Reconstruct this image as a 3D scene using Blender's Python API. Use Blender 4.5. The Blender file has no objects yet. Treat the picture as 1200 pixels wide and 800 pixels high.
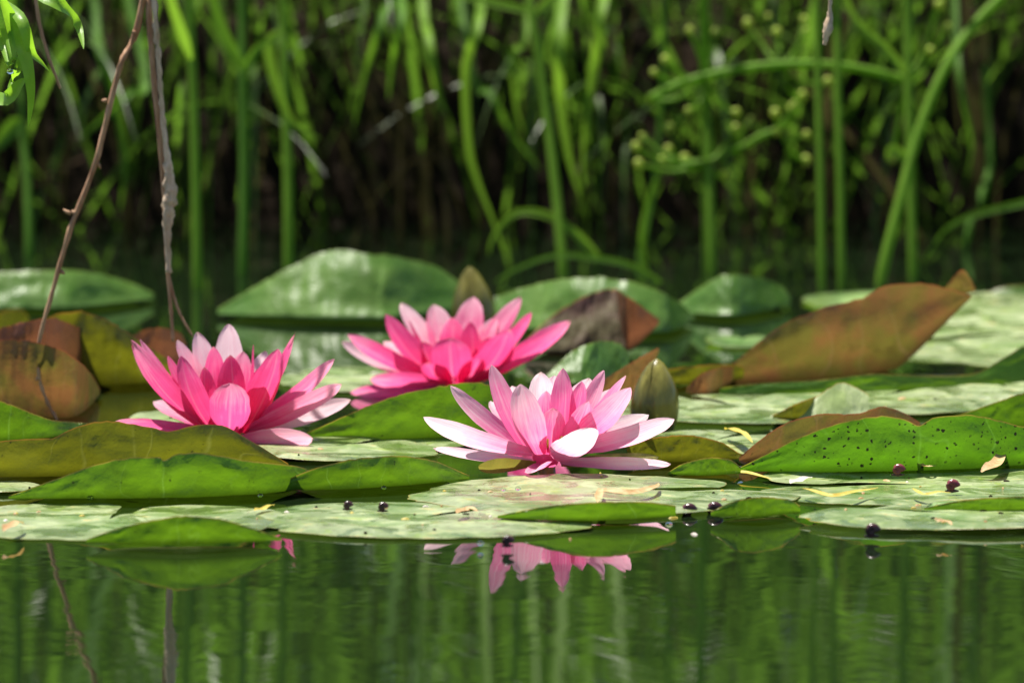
import bpy, math, random
from mathutils import Vector, noise
R = math.radians
rnd = random.Random(7)
scene = bpy.context.scene
col = scene.collection

# ------------------------------------------------------------------ camera
CAM = Vector((0.0, 0.0, 0.5))
PITCH = math.atan(0.0951)
FPX = 10000.0                     # 300 mm lens, 1200 px wide photograph
cd = bpy.data.cameras.new("camera")
cam = bpy.data.objects.new("camera", cd)
col.objects.link(cam)
cam.location = CAM
cam.rotation_euler = (R(90) - PITCH, 0, 0)
cd.sensor_width = 36.0
cd.lens = 300.0
cd.clip_start = 0.05
cd.clip_end = 400.0
cd.dof.use_dof = True
cd.dof.focus_distance = 4.50
cd.dof.aperture_fstop = 12.0
scene.camera = cam

# ------------------------------------------------------------------ sky and sun
SUN_EL, SUN_AZ = 73.0, -48.0      # degrees; azimuth from +Y (away from camera), negative = left
w = bpy.data.worlds.new("World")
scene.world = w
w.use_nodes = True
nt = w.node_tree
sky = nt.nodes.new("ShaderNodeTexSky")
sky.sky_type = 'NISHITA'
sky.sun_disc = False
sky.sun_elevation = R(SUN_EL)
sky.sun_rotation = R(SUN_AZ)
bg = nt.nodes["Background"]
nt.links.new(sky.outputs[0], bg.inputs[0])
bg.inputs[1].default_value = 0.07
sd = bpy.data.lights.new("sun", 'SUN')
sun = bpy.data.objects.new("sun", sd)
col.objects.link(sun)
sd.energy = 5.0
sd.angle = R(0.5)
sd.color = (1.0, 0.95, 0.86)
to_sun = Vector((math.sin(R(SUN_AZ)) * math.cos(R(SUN_EL)), math.cos(R(SUN_AZ)) * math.cos(R(SUN_EL)), math.sin(R(SUN_EL))))
sun.rotation_euler = to_sun.to_track_quat('Z', 'Y').to_euler()
sun.location = (0, 6, 8)
vs = scene.view_settings
vs.view_transform = 'Standard'
vs.look = 'None'
vs.exposure = 1.12
vs.gamma = 1.0
scene.render.engine = 'CYCLES'
scene.cycles.use_denoising = True
scene.cycles.max_bounces = 10
scene.cycles.transmission_bounces = 8
scene.cycles.sample_clamp_indirect = 6.0

# ------------------------------------------------------------------ pixel -> point in the place
FW = Vector((0, math.cos(PITCH), -math.sin(PITCH)))
UP = Vector((0, math.sin(PITCH), math.cos(PITCH)))
def ray(px, py):
    return FW + Vector((1, 0, 0)) * ((px - 600) / FPX) + UP * ((400 - py) / FPX)
def W(px, py, z=0.0):
    d = ray(px, py)
    return CAM + d * ((z - CAM.z) / d.z)
def D(px, py, Y):
    d = ray(px, py)
    return CAM + d * (Y / d.y)

# ------------------------------------------------------------------ object helpers
def tag(o, label=None, cat=None, group=None, kind=None):
    if label: o["label"] = label
    if cat: o["category"] = cat
    if group: o["group"] = group
    if kind: o["kind"] = kind
    return o
def thing(name, label, cat, loc, group=None):
    o = bpy.data.objects.new(name, None)
    col.objects.link(o)
    o.location = loc
    o.empty_display_size = 0.02
    o["_loc"] = 0
    del o["_loc"]
    return tag(o, label, cat, group)
def mesh(name, verts, faces, mat, parent=None, attrs=None, smooth=True):
    """one mesh object; verts in world space"""
    off = Vector((0, 0, 0))
    if parent is not None:
        p = parent
        while p is not None:
            off += p.location
            p = p.parent
    elif len(verts):
        n = len(verts)
        off = Vector((sum(v[0] for v in verts) / n, sum(v[1] for v in verts) / n, min(v[2] for v in verts)))
    me = bpy.data.meshes.new(name)
    me.from_pydata([tuple(Vector(v) - off) for v in verts], [], faces)
    if smooth:
        me.polygons.foreach_set("use_smooth", [True] * len(me.polygons))
    for k, vals in (attrs or {}).items():
        a = me.attributes.new(k, 'FLOAT', 'POINT')
        a.data.foreach_set("value", vals)
    for m in (mat if isinstance(mat, (list, tuple)) else [mat]):
        me.materials.append(m)
    me.update()
    o = bpy.data.objects.new(name, me)
    col.objects.link(o)
    if parent is not None:
        o.parent = parent
    else:
        o.location = off
    return o
def lerp(a, b, t): return a + (b - a) * t
def poly(pts, f):
    """smooth value on a pixel polyline at fraction f of its x (or arc) span"""
    n = len(pts)
    ls = [0.0]
    for i in range(1, n):
        ls.append(ls[-1] + max(1e-6, abs(pts[i][0] - pts[i - 1][0])))
    s = f * ls[-1]
    i = 0
    while i < n - 2 and s > ls[i + 1]: i += 1
    t = (s - ls[i]) / (ls[i + 1] - ls[i])
    p0, p1, p2, p3 = pts[max(0, i - 1)], pts[i], pts[i + 1], pts[min(n - 1, i + 2)]
    out = []
    for k in range(len(p1)):
        m1 = (p2[k] - p0[k]) * 0.42
        m2 = (p3[k] - p1[k]) * 0.42
        t2, t3 = t * t, t * t * t
        out.append((2 * t3 - 3 * t2 + 1) * p1[k] + (t3 - 2 * t2 + t) * m1 + (-2 * t3 + 3 * t2) * p2[k] + (t3 - t2) * m2)
    return out
def tube_data(pts, radii, seg=8, V=None, F=None, rough=0.0):
    V = [] if V is None else V
    F = [] if F is None else F
    b = len(V)
    n = len(pts)
    ref = Vector((0.31, 0.17, 0.93))
    for i, p in enumerate(pts):
        t = (pts[min(n - 1, i + 1)] - pts[max(0, i - 1)])
        if t.length < 1e-9: t = Vector((0, 0, 1))
        t.normalize()
        a = t.cross(ref)
        if a.length < 1e-3: a = t.cross(Vector((1, 0, 0)))
        a.normalize()
        c = t.cross(a)
        for k in range(seg):
            th = 2 * math.pi * k / seg
            rr = radii[i] * (1 + rough * noise.noise(Vector((p.x * 900 + k * 3.1, p.y * 500, p.z * 700))))
            V.append(p + a * math.cos(th) * rr + c * math.sin(th) * rr)
    for i in range(n - 1):
        for k in range(seg):
            k2 = (k + 1) % seg
            F.append((b + i * seg + k, b + i * seg + k2, b + (i + 1) * seg + k2, b + (i + 1) * seg + k))
    F.append(tuple(b + k for k in range(seg))[::-1])
    F.append(tuple(b + (n - 1) * seg + k for k in range(seg)))
    return V, F
def tube(name, pts, radii, mat, parent=None, seg=8, rough=0.0):
    V, F = tube_data(pts, radii, seg, rough=rough)
    return mesh(name, V, F, mat, parent)
def curve_pts(ctrl, n):
    """catmull-rom through control Vectors"""
    out = []
    m = len(ctrl)
    for j in range(n):
        f = j / (n - 1) * (m - 1)
        i = min(m - 2, int(f))
        t = f - i
        p0, p1, p2, p3 = ctrl[max(0, i - 1)], ctrl[i], ctrl[i + 1], ctrl[min(m - 1, i + 2)]
        out.append(0.5 * ((2 * p1) + (p2 - p0) * t + (2 * p0 - 5 * p1 + 4 * p2 - p3) * t * t + (3 * p1 - p0 - 3 * p2 + p3) * t ** 3))
    return out

# ------------------------------------------------------------------ material helpers
class NT:
    def __init__(s, name):
        s.m = bpy.data.materials.new(name)
        s.m.use_nodes = True
        s.t = s.m.node_tree
        s.t.nodes.clear()
        s.out = s.n("ShaderNodeOutputMaterial")
    def n(s, typ, **kw):
        x = s.t.nodes.new(typ)
        for k, v in kw.items(): setattr(x, k, v)
        return x
    def l(s, a, b): s.t.links.new(a, b)
    def put(s, sock, v):
        if isinstance(v, bpy.types.NodeSocket): s.l(v, sock)
        elif isinstance(v, (tuple, list)) and len(v) == 3 and sock.type == 'RGBA': sock.default_value = (*v, 1)
        else: sock.default_value = v
    def math(s, op, a, b=0.0, clamp=False):
        x = s.n("ShaderNodeMath", operation=op, use_clamp=clamp)
        s.put(x.inputs[0], a); s.put(x.inputs[1], b)
        return x.outputs[0]
    def mix(s, f, a, b, blend='MIX'):
        x = s.n("ShaderNodeMix", data_type='RGBA', blend_type=blend)
        s.put(x.inputs[0], f); s.put(x.inputs[6], a); s.put(x.inputs[7], b)
        return x.outputs[2]
    def rng(s, v, a, b, c=0.0, d=1.0):
        x = s.n("ShaderNodeMapRange")
        s.put(x.inputs[0], v)
        for i, q in enumerate((a, b, c, d)): s.put(x.inputs[i + 1], q)
        return x.outputs[0]
    def attr(s, name): return s.n("ShaderNodeAttribute", attribute_name=name).outputs["Fac"]
    def obj(s): return s.n("ShaderNodeTexCoord").outputs["Object"]
    def geo(s, o): return s.n("ShaderNodeNewGeometry").outputs[o]
    def noise(s, vec, scale, detail=3.0, rough=0.55, dist=0.0):
        x = s.n("ShaderNodeTexNoise")
        s.put(x.inputs["Vector"], vec)
        x.inputs["Scale"].default_value = scale
        x.inputs["Detail"].default_value = detail
        x.inputs["Roughness"].default_value = rough
        x.inputs["Distortion"].default_value = dist
        return x.outputs["Fac"]
    def vec(s, x, y, z):
        c = s.n("ShaderNodeCombineXYZ")
        s.put(c.inputs[0], x); s.put(c.inputs[1], y); s.put(c.inputs[2], z)
        return c.outputs[0]
    def bump(s, h, strength, dist):
        b = s.n("ShaderNodeBump")
        b.inputs["Strength"].default_value = strength
        b.inputs["Distance"].default_value = dist
        s.l(h, b.inputs["Height"])
        return b.outputs[0]
    def bsdf(s, colr, rough=0.5, spec=0.5, normal=None):
        p = s.n("ShaderNodeBsdfPrincipled")
        s.put(p.inputs["Base Color"], colr)
        s.put(p.inputs["Roughness"], rough)
        s.put(p.inputs["Specular IOR Level"], spec)
        if normal is not None: s.l(normal, p.inputs["Normal"])
        return p
    def leafy(s, colr, tcol, tfac, rough, spec=0.5, normal=None):
        p = s.bsdf(colr, rough, spec, normal)
        t = s.n("ShaderNodeBsdfTranslucent")
        s.put(t.inputs[0], tcol)
        if normal is not None: s.l(normal, t.inputs["Normal"])
        mx = s.n("ShaderNodeMixShader")
        s.put(mx.inputs[0], tfac)
        s.l(p.outputs[0], mx.inputs[1]); s.l(t.outputs[0], mx.inputs[2])
        s.l(mx.outputs[0], s.out.inputs[0])
        return s.m

def pad_material(name, top_a, top_b, under_a, under_b, under_glow, edge=(0.30, 0.20, 0.04), speck=0.0, tfac=0.45, stain=0.5, rough=0.38, wet=0.0, spec=0.5, glow_b=None, speck_cut=.40):
    glow_b = glow_b or tuple(c * 0.72 for c in under_glow)
    s = NT(name)
    o = s.obj()
    back = s.geo("Backfacing")
    rnd_o = s.n("ShaderNodeObjectInfo").outputs["Random"]
    shift = s.n("ShaderNodeVectorMath", operation='ADD')
    s.l(o, shift.inputs[0])
    s.l(s.vec(s.math('MULTIPLY', rnd_o, 7.0), s.math('MULTIPLY', rnd_o, 3.0), 0.0), shift.inputs[1])
    o = shift.outputs[0]
    n1 = s.noise(o, 22, 4)
    n2 = s.noise(o, 75, 5, 0.65)
    n3 = s.noise(o, 260, 3, 0.6)
    u = s.attr("u")
    v = s.attr("v")
    # radiating veins: thin lines of constant u, wandering a little
    nu_ = s.noise(s.vec(s.math('MULTIPLY', u, 5.0), s.math('MULTIPLY', v, 1.2), s.math('MULTIPLY', rnd_o, 19.0)), 1.0, 2)
    uw = s.math('ADD', s.math('MULTIPLY', u, 6.0), s.math('MULTIPLY', s.math('SUBTRACT', nu_, 0.5), 2.6))
    fr = s.math('ABSOLUTE', s.math('SUBTRACT', s.math('FRACT', uw), 0.5))
    vein = s.math('MULTIPLY', s.rng(fr, 0.0, 0.05, 1.0, 0.0), s.rng(n1, 0.35, 0.6))
    top = s.mix(s.rng(n1, 0.38, 0.62), top_a, top_b)
    top = s.mix(s.math('MULTIPLY', s.rng(n2, 0.5, 0.68), 0.6), top, tuple(min(1, c * 1.6 + 0.02) for c in top_b))
    top = s.mix(s.math('MULTIPLY', s.rng(n2, 0.60, 0.67), stain), top, (0.33, 0.25, 0.07))
    top = s.mix(s.math('MULTIPLY', s.rng(n3, 0.62, 0.70), 0.75), top, (0.08, 0.05, 0.022))
    top = s.mix(s.math('MULTIPLY', s.rng(s.noise(o, 48, 5, 0.7, 1.0), 0.55, 0.63), 0.7), top, (0.17, 0.25, 0.025))
    top = s.mix(s.math('MULTIPLY', vein, 0.42), top, tuple(min(1, c * 1.5 + 0.03) for c in top_b))
    top = s.mix(s.math('MULTIPLY', s.rng(s.noise(o, 17, 5, 0.65, .8), 0.52, 0.62), 0.75), top, tuple(c * k_ for c, k_ in zip(top_a, (.62, .8, .35))))
    und = s.mix(s.rng(s.math('ADD', s.math('MULTIPLY', n1, .7), s.math('MULTIPLY', n2, .3)), 0.42, 0.58), under_a, under_b)
    und = s.mix(s.math('MULTIPLY', s.rng(n2, 0.58, 0.70), 0.45), und, tuple(c * 0.45 for c in under_b))
    und = s.mix(s.math('MULTIPLY', s.rng(n3, 0.5, 0.75), 0.25), und, tuple(c * 0.5 for c in under_a))
    und = s.mix(s.math('MULTIPLY', vein, 0.28), und, tuple(min(1, c * 1.8 + 0.03) for c in under_b))
    base = s.mix(back, top, und)
    glow = s.mix(s.rng(s.math('ADD', s.math('MULTIPLY', n1, .7), s.math('MULTIPLY', n2, .3)), 0.42, 0.58), under_glow, glow_b)
    glow = s.mix(s.math('MULTIPLY', s.rng(n2, 0.58, 0.70), 0.35), glow, tuple(c * 0.4 for c in under_glow))
    glow = s.mix(s.math('MULTIPLY', vein, 0.35), glow, tuple(min(1, c * 1.25 + 0.05) for c in under_glow))
    if speck > 0:
        vo = s.n("ShaderNodeTexVoronoi")
        wv = s.n("ShaderNodeVectorMath", operation='ADD'); s.l(o, wv.inputs[0]); s.l(s.vec(s.math('MULTIPLY', n3, .004), 0.0, s.math('MULTIPLY', n2, .006)), wv.inputs[1])
        s.put(vo.inputs["Vector"], wv.outputs[0])
        vo.inputs["Scale"].default_value = 400
        vo.inputs["Randomness"].default_value = 1.0
        sx = s.n("ShaderNodeSeparateXYZ"); s.l(vo.outputs["Color"], sx.inputs[0])
        big_ = s.math('POWER', sx.outputs[0], 2.2)
        sp = s.math('MULTIPLY', s.math('MULTIPLY', s.math('SUBTRACT', s.math('MULTIPLY', big_, .46), vo.outputs["Distance"]), 14.0, True), s.rng(n2, speck_cut, speck_cut + .08))
        sp = s.math('MULTIPLY', sp, speck)
        base = s.mix(sp, base, (0.012, 0.014, 0.006))
        glow = s.mix(sp, glow, (0.012, 0.014, 0.006))
    cr = s.math('MULTIPLY', s.attr("crease"), 0.35)
    base = s.mix(cr, base, tuple(min(1, c * 2.2 + 0.06) for c in under_b))
    glow = s.mix(cr, glow, tuple(min(1, c * 1.6 + 0.08) for c in under_glow))
    e = s.attr("edge")
    base = s.mix(e, base, edge)
    glow = s.mix(e, glow, edge)
    h = s.math('ADD', s.math('MULTIPLY', n2, 0.7), s.math('ADD', s.math('MULTIPLY', n3, 0.35), s.math('MULTIPLY', vein, 0.12)))
    nb = s.bump(h, 0.35, 0.004)
    ro = s.rng(n2, 0.3, 0.7, rough - 0.10, rough + 0.14)
    if wet > 0:      # films of water left on the blade: smooth patches
        wm = s.math('MULTIPLY', s.rng(s.noise(o, 34, 4, 0.6, .6), 0.51, 0.58), wet)
        mixr = s.n("ShaderNodeMix", data_type='FLOAT')
        s.put(mixr.inputs[0], wm); s.put(mixr.inputs[2], ro); mixr.inputs[3].default_value = 0.09
        ro = mixr.outputs[0]
        base = s.mix(s.math('MULTIPLY', wm, 0.55), base, (0.07, 0.11, 0.03))
    tf = s.math('MULTIPLY', s.rng(v, 0.50, 0.64, 0.22, 1.0), tfac)      # thick middle passes less light; shaped to paint the shade under raised rims
    return s.leafy(base, glow, tf, ro, spec, nb)

M = {}
M['pale'] = pad_material("pale_pad_leaf", (0.14, 0.195, 0.06), (0.25, 0.29, 0.145), (0.09, 0.14, 0.03), (0.12, 0.18, 0.04), (0.12, 0.22, 0.02), tfac=0.2, wet=1.0, stain=.75)
M['green'] = pad_material("green_pad_leaf", (0.09, 0.17, 0.035), (0.17, 0.26, 0.08), (0.05, 0.12, 0.010), (0.075, 0.15, 0.014), (0.125, 0.255, 0.008), tfac=0.45, speck=.8, speck_cut=.56)
M['speck'] = pad_material("speckled_green_pad_leaf", (0.10, 0.18, 0.04), (0.17, 0.26, 0.09), (0.06, 0.14, 0.010), (0.08, 0.18, 0.014), (0.12, 0.31, 0.008), speck=1.0, tfac=0.45)
M['olive'] = pad_material("olive_pad_leaf", (0.12, 0.17, 0.03), (0.19, 0.22, 0.05), (0.085, 0.085, 0.012), (0.12, 0.11, 0.016), (0.17, 0.175, 0.008), edge=(0.36, 0.16, 0.03), tfac=0.42, speck=.7, speck_cut=.54)
M['brown'] = pad_material("brown_pad_leaf", (0.14, 0.13, 0.03), (0.2, 0.15, 0.04), (0.17, 0.07, 0.034), (0.135, 0.105, 0.028), (0.25, 0.115, 0.035), edge=(0.36, 0.09, 0.04), tfac=0.35, glow_b=(0.18, 0.15, 0.025), speck=.6, speck_cut=.55)
M['red'] = pad_material("reddish_pad_leaf", (0.2, 0.08, 0.05), (0.24, 0.11, 0.06), (0.20, 0.07, 0.035), (0.23, 0.10, 0.04), (0.25, 0.095, 0.04), edge=(0.4, 0.12, 0.04), tfac=0.3)
M['maroon'] = pad_material("maroon_pad_leaf", (0.10, 0.06, 0.05), (0.14, 0.1, 0.08), (0.10, 0.05, 0.042), (0.085, 0.07, 0.03), (0.10, 0.06, 0.03), edge=(0.42, 0.13, 0.03), tfac=0.2, rough=0.6, spec=.18)
M['deep'] = pad_material("deep_green_pad_leaf", (0.05, 0.12, 0.02), (0.09, 0.18, 0.03), (0.07, 0.15, 0.022), (0.11, 0.20, 0.034), (0.14, 0.28, 0.02), edge=(0.16, 0.22, 0.03), tfac=0.3, rough=0.38, stain=0.1, spec=.32)

M['paleface'] = pad_material("pale_turned_corner", (0.19, 0.27, 0.09), (0.31, 0.38, 0.19), (0.32, 0.40, 0.17), (0.44, 0.50, 0.28), (0.46, 0.6, 0.16), tfac=0.5, stain=.3, spec=.2)

def petal_material(name, deep, mid, pale, tfac=0.58):
    s = NT(name)
    t = s.attr("t"); sd_ = s.attr("s"); tint = s.attr("tint")
    o = s.obj()
    back = s.geo("Backfacing")
    streak = s.noise(s.vec(s.math('MULTIPLY', sd_, 7.0), s.math('MULTIPLY', t, 1.2), s.math('MULTIPLY', tint, 30.0)), 1.6, 4, 0.6)
    blot = s.noise(o, 90, 4, 0.6)
    fine = s.noise(s.vec(s.math('MULTIPLY', sd_, 22.0), s.math('MULTIPLY', t, 2.0), 0.0), 1.0, 2)
    k = s.math('ADD', s.math('SUBTRACT', tint, 0.05), s.math('MULTIPLY', s.math('SUBTRACT', t, 0.42), 0.62))
    k = s.math('ADD', k, s.math('MULTIPLY', s.math('SUBTRACT', streak, 0.5), 0.7))
    k = s.math('ADD', k, s.math('MULTIPLY', s.math('SUBTRACT', blot, 0.5), 0.35))
    k = s.math('ADD', k, s.math('MULTIPLY', s.math('SUBTRACT', 1.0, back), 0.12))
    a = s.mix(s.rng(k, -0.05, 0.45), deep, mid)
    c = s.mix(s.rng(k, 0.40, 0.95), a, pale)
    # paler midrib and dry tip
    mid_l = s.rng(s.math('ABSOLUTE', sd_), 0.0, 0.10, 0.25, 0.0)
    c = s.mix(mid_l, c, pale)
    tip = s.math('MULTIPLY', s.rng(t, 0.955, 1.0), s.rng(blot, 0.45, 0.6))
    c = s.mix(s.math('MULTIPLY', tip, 0.6), c, (0.62, 0.5, 0.28))
    c = s.mix(s.math('MULTIPLY', s.rng(fine, 0.50, 0.66), 0.20), c, deep)
    gl = s.mix(0.30, c, mid)
    h = s.math('ADD', s.math('MULTIPLY', fine, 0.6), s.math('MULTIPLY', blot, 0.5))
    nb = s.bump(h, 0.35, 0.0016)
    return s.leafy(c, gl, tfac, 0.42, 0.4, nb)
M['petal_pink'] = petal_material("rose_pink_petal", (0.71, 0.022, 0.155), (0.85, 0.10, 0.31), (0.88, 0.62, 0.70))
M['petal_pale'] = petal_material("blush_petal", (0.76, 0.05, 0.24), (0.87, 0.18, 0.42), (0.92, 0.80, 0.82))

def simple(name, a, b, scale, rough=0.6, tfac=0.0, tcol=None, spec=0.4, bump=0.3, bdist=0.002, stretch=None):
    s = NT(name)
    o = s.obj()
    if stretch:
        mp = s.n("ShaderNodeMapping")
        s.l(o, mp.inputs[0]); mp.inputs["Scale"].default_value = stretch
        o = mp.outputs[0]
    n1 = s.noise(o, scale, 5, 0.6)
    c = s.mix(s.rng(n1, 0.35, 0.65), a, b)
    nb = s.bump(n1, bump, bdist)
    if tfac > 0:
        return s.leafy(c, tcol or b, tfac, rough, spec, nb)
    p = s.bsdf(c, rough, spec, nb)
    s.l(p.outputs[0], s.out.inputs[0])
    return s.m
M['sepal'] = simple("sepal_skin", (0.075, 0.065, 0.013), (0.29, 0.26, 0.06), 110, 0.2, 0.25, (0.40, 0.38, 0.06), stretch=(1, 1, 0.12))
M['stamen'] = simple("stamen_yellow", (0.7, 0.38, 0.05), (0.8, 0.5, 0.1), 300, 0.6)
M['stem'] = simple("reed_green", (0.13, 0.26, 0.018), (0.19, 0.35, 0.03), 60, 0.55, 0.5, (0.24, 0.44, 0.03), spec=.2, stretch=(1, 1, 0.15))
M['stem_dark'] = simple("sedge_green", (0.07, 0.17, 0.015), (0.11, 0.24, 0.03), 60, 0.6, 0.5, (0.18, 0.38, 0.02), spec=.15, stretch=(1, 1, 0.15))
M['twig'] = simple("dry_twig_bark", (0.27, 0.13, 0.065), (0.46, 0.28, 0.16), 260, 0.75, bump=0.6, stretch=(1, 1, 0.2))
M['bark'] = simple("peeling_bark", (0.36, 0.24, 0.14), (0.66, 0.52, 0.38), 170, 0.8, bump=0.8, bdist=0.003, stretch=(1, 1, 0.3))
M['willow'] = simple("willow_leaf_green", (0.13, 0.27, 0.02), (0.2, 0.36, 0.04), 90, 0.4, 0.5, (0.32, 0.6, 0.03))
M['bead'] = simple("plantain_bud_green", (0.32, 0.42, 0.05), (0.46, 0.54, 0.09), 200, 0.5, 0.4, (0.6, 0.72, 0.1))
M['yellow'] = simple("dead_yellow_leaf", (0.50, 0.36, 0.05), (0.62, 0.52, 0.12), 150, 0.5, 0.35, (0.65, 0.5, 0.05))
M['tan'] = simple("dead_tan_leaf", (0.40, 0.22, 0.09), (0.58, 0.42, 0.22), 200, 0.6, 0.3, (0.6, 0.35, 0.1))
M['cream'] = simple("withered_petal", (0.6, 0.5, 0.42), (0.8, 0.74, 0.68), 200, 0.5, 0.3, (0.8, 0.7, 0.6))
M['shell'] = simple("dark_shell", (0.02, 0.008, 0.008), (0.07, 0.022, 0.025), 300, 0.22, bump=0.2)
M['shell_red'] = simple("maroon_shell", (0.10, 0.014, 0.022), (0.18, 0.04, 0.045), 400, 0.25, bump=0.2)

def water_material():
    s = NT("pond_water")
    p = s.bsdf((0.006, 0.012, 0.004), 0.012, 0.5)
    p.inputs["IOR"].default_value = 1.333
    o = s.obj()
    mp = s.n("ShaderNodeMapping"); s.l(o, mp.inputs[0]); mp.inputs["Scale"].default_value = (0.55, 1.3, 1)
    n1 = s.noise(mp.outputs[0], 9, 2, 0.5)
    n2 = s.noise(mp.outputs[0], 46, 2, 0.5)
    n3 = s.noise(mp.outputs[0], 3.5, 1, 0.5)
    h = s.math('ADD', s.math('ADD', n1, s.math('MULTIPLY', n3, 1.6)), s.math('MULTIPLY', n2, 0.10))
    s.l(s.bump(h, 1.0, 0.00032), p.inputs["Normal"])
    s.l(p.outputs[0], s.out.inputs[0])
    return s.m
M['water'] = water_material()
M['soil'] = simple("wet_bank_soil", (0.008, 0.006, 0.004), (0.020, 0.013, 0.008), 40, 0.95, spec=0.05, bump=1.0, bdist=0.02)

# ------------------------------------------------------------------ ground and water
def bank_h(x, y):
    e = 6.16 + 0.05 * noise.noise(Vector((x * 2.1, 0, 3))) + 0.02 * noise.noise(Vector((x * 9, 1, 5)))
    d = y - e
    if d < -0.02: z = -0.30 + 0.28 * max(0.0, min(1.0, (d + 1.5) / 1.48)) ** 2
    elif d < 0.05: z = -0.02 + 0.15 * (d + 0.02) / 0.07
    else: z = 0.13 + 0.30 * (1 - math.exp(-(d - 0.05) * 0.9))
    if y < 1.5:  z = max(z, -0.3 + 0.35 * min(1.0, (1.5 - y) / 1.5))   # near shore
    return z + 0.012 * noise.noise(Vector((x * 14, y * 14, 1)))
xs = [-160, -60, -20, -8, -4] + [-2.2 + 0.04 * i for i in range(111)] + [4, 8, 20, 60, 160]
ys = [-160, -60, -15, -4, -1, 0, 0.7, 1.4, 2.2, 3.2, 4.2, 5, 5.5, 5.8] + [5.95 + 0.018 * i for i in range(36)] + [6.7, 6.9, 7.3, 8, 10, 15, 30, 70, 160]
V = [(x, y, bank_h(x, y)) for y in ys for x in xs]
nx = len(xs)
F = [(j * nx + i, j * nx + i + 1, (j + 1) * nx + i + 1, (j + 1) * nx + i) for j in range(len(ys) - 1) for i in range(nx - 1)]
tag(mesh("ground", V, F, M['soil']), kind="structure")
V = [(-160, 0.3, 0), (160, 0.3, 0), (160, 6.6, 0), (-160, 6.6, 0)]
tag(mesh("water", V, [(0, 1, 2, 3)], M['water']), kind="structure")

# ------------------------------------------------------------------ lily pads
PADS = "lily pads floating among the flowers"
pad_count = [0]
def rim_pad(label, base, top, mat, depth=0.09, lean=-0.40, bulge=0.16, nu=56, zb=0.0035, fixY=None, name="lily_pad", cat="lily pad", group=PADS, wave=0.0, part_of=None, back=True, flat_z=None, crease=None):
    """a pad whose near margin is folded up: flat blade behind, fold line BASE, raised margin up to TOP (photo outlines placed on the water)"""
    pad_count[0] += 1
    zz = (flat_z if flat_z is not None else 0.0012 + 0.0003 * (pad_count[0] % 5))
    V, F, au, av, ae = [], [], [], [], []
    nf, nr = (9 if back else 0), 12
    us = [i / nu for i in range(nu + 1)]
    if crease is not None:
        us = sorted([q for q in us if abs(q - crease) > .022] + [crease + d_ for d_ in (-.02, -.015, -.0115, -.0085, -.0055, -.0025, 0, .0025, .0055, .0085, .0115, .015, .02)])
    nu = len(us) - 1
    am = []
    for f in us:
        bx, by = poly(base, f)[:2]
        tx, ty = poly(top, f)[:2]
        if fixY is None:
            B = W(bx, by, zb)
            B.z += 0.0
        else:
            B = D(bx, by, fixY)
        hgt = max(0.0, (by - ty)) * B.y / FPX
        T = D(tx, ty, B.y + lean * hgt)
        prof = max(0.0, math.sin(math.pi * (0.02 + 0.96 * f))) ** 0.55
        rowsP = []
        if back:
            K = B + Vector(((0.5 - f) * 0.25 * depth, depth * prof, 0)); K.z = zz + (0 if fixY is None else max(0.0, B.z - .012) * 1.1)
            for j in range(nf):
                q = j / nf
                p = K.lerp(B, q)
                p.z = K.z + (B.z - K.z) * q ** 3 + 0.0015 * noise.noise(Vector((p.x * 35, p.y * 35, pad_count[0]))) * math.sin(math.pi * q)
                rowsP.append((p, q * 0.5, 1.0 if j == 0 else 0.0))
        for j in range(nr + 1):
            q = j / nr
            if j == nr - 1: q = 1 - 0.0009 / max(0.004, hgt)
            p = B.lerp(T, q)
            p.y -= bulge * hgt * 4 * q * (1 - q) * 0.5
            p.y += 0.10 * hgt * noise.noise(Vector((f * 6 + pad_count[0], q * 2, 0)))
            p.y += 0.06 * hgt * noise.noise(Vector((f * 22, q * 4, pad_count[0] + 5)))
            p += Vector((0, 0, 0.03 * hgt * noise.noise(Vector((f * 34, 1, pad_count[0]))))) * q
            p += Vector((0, 0, 0.02 * hgt * noise.noise(Vector((f * 14, q * 3, pad_count[0]))))) * q
            rowsP.append((p, 0.5 + q * 0.5, 1.0 if j == nr else 0.0))
        for p, vv, ee in rowsP:
            V.append(p); au.append(f); av.append(vv); ae.append(ee)
            am.append(0.0 if crease is None else math.exp(-((f - crease - .011 * noise.noise(Vector((vv * 4, pad_count[0] * 3.3, 0)))) / .0032) ** 2) * (1.25 - vv))
    nrow = (nf + nr + 1)
    for i in range(nu):
        for j in range(nrow - 1):
            a = i * nrow + j
            F.append((a, a + 1, a + nrow + 1, a + nrow))
    o = mesh(name, V, F, mat, part_of, {"u": au, "v": av, "edge": ae, "crease": am})
    if part_of is None: tag(o, label, cat, group)
    return o
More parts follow.
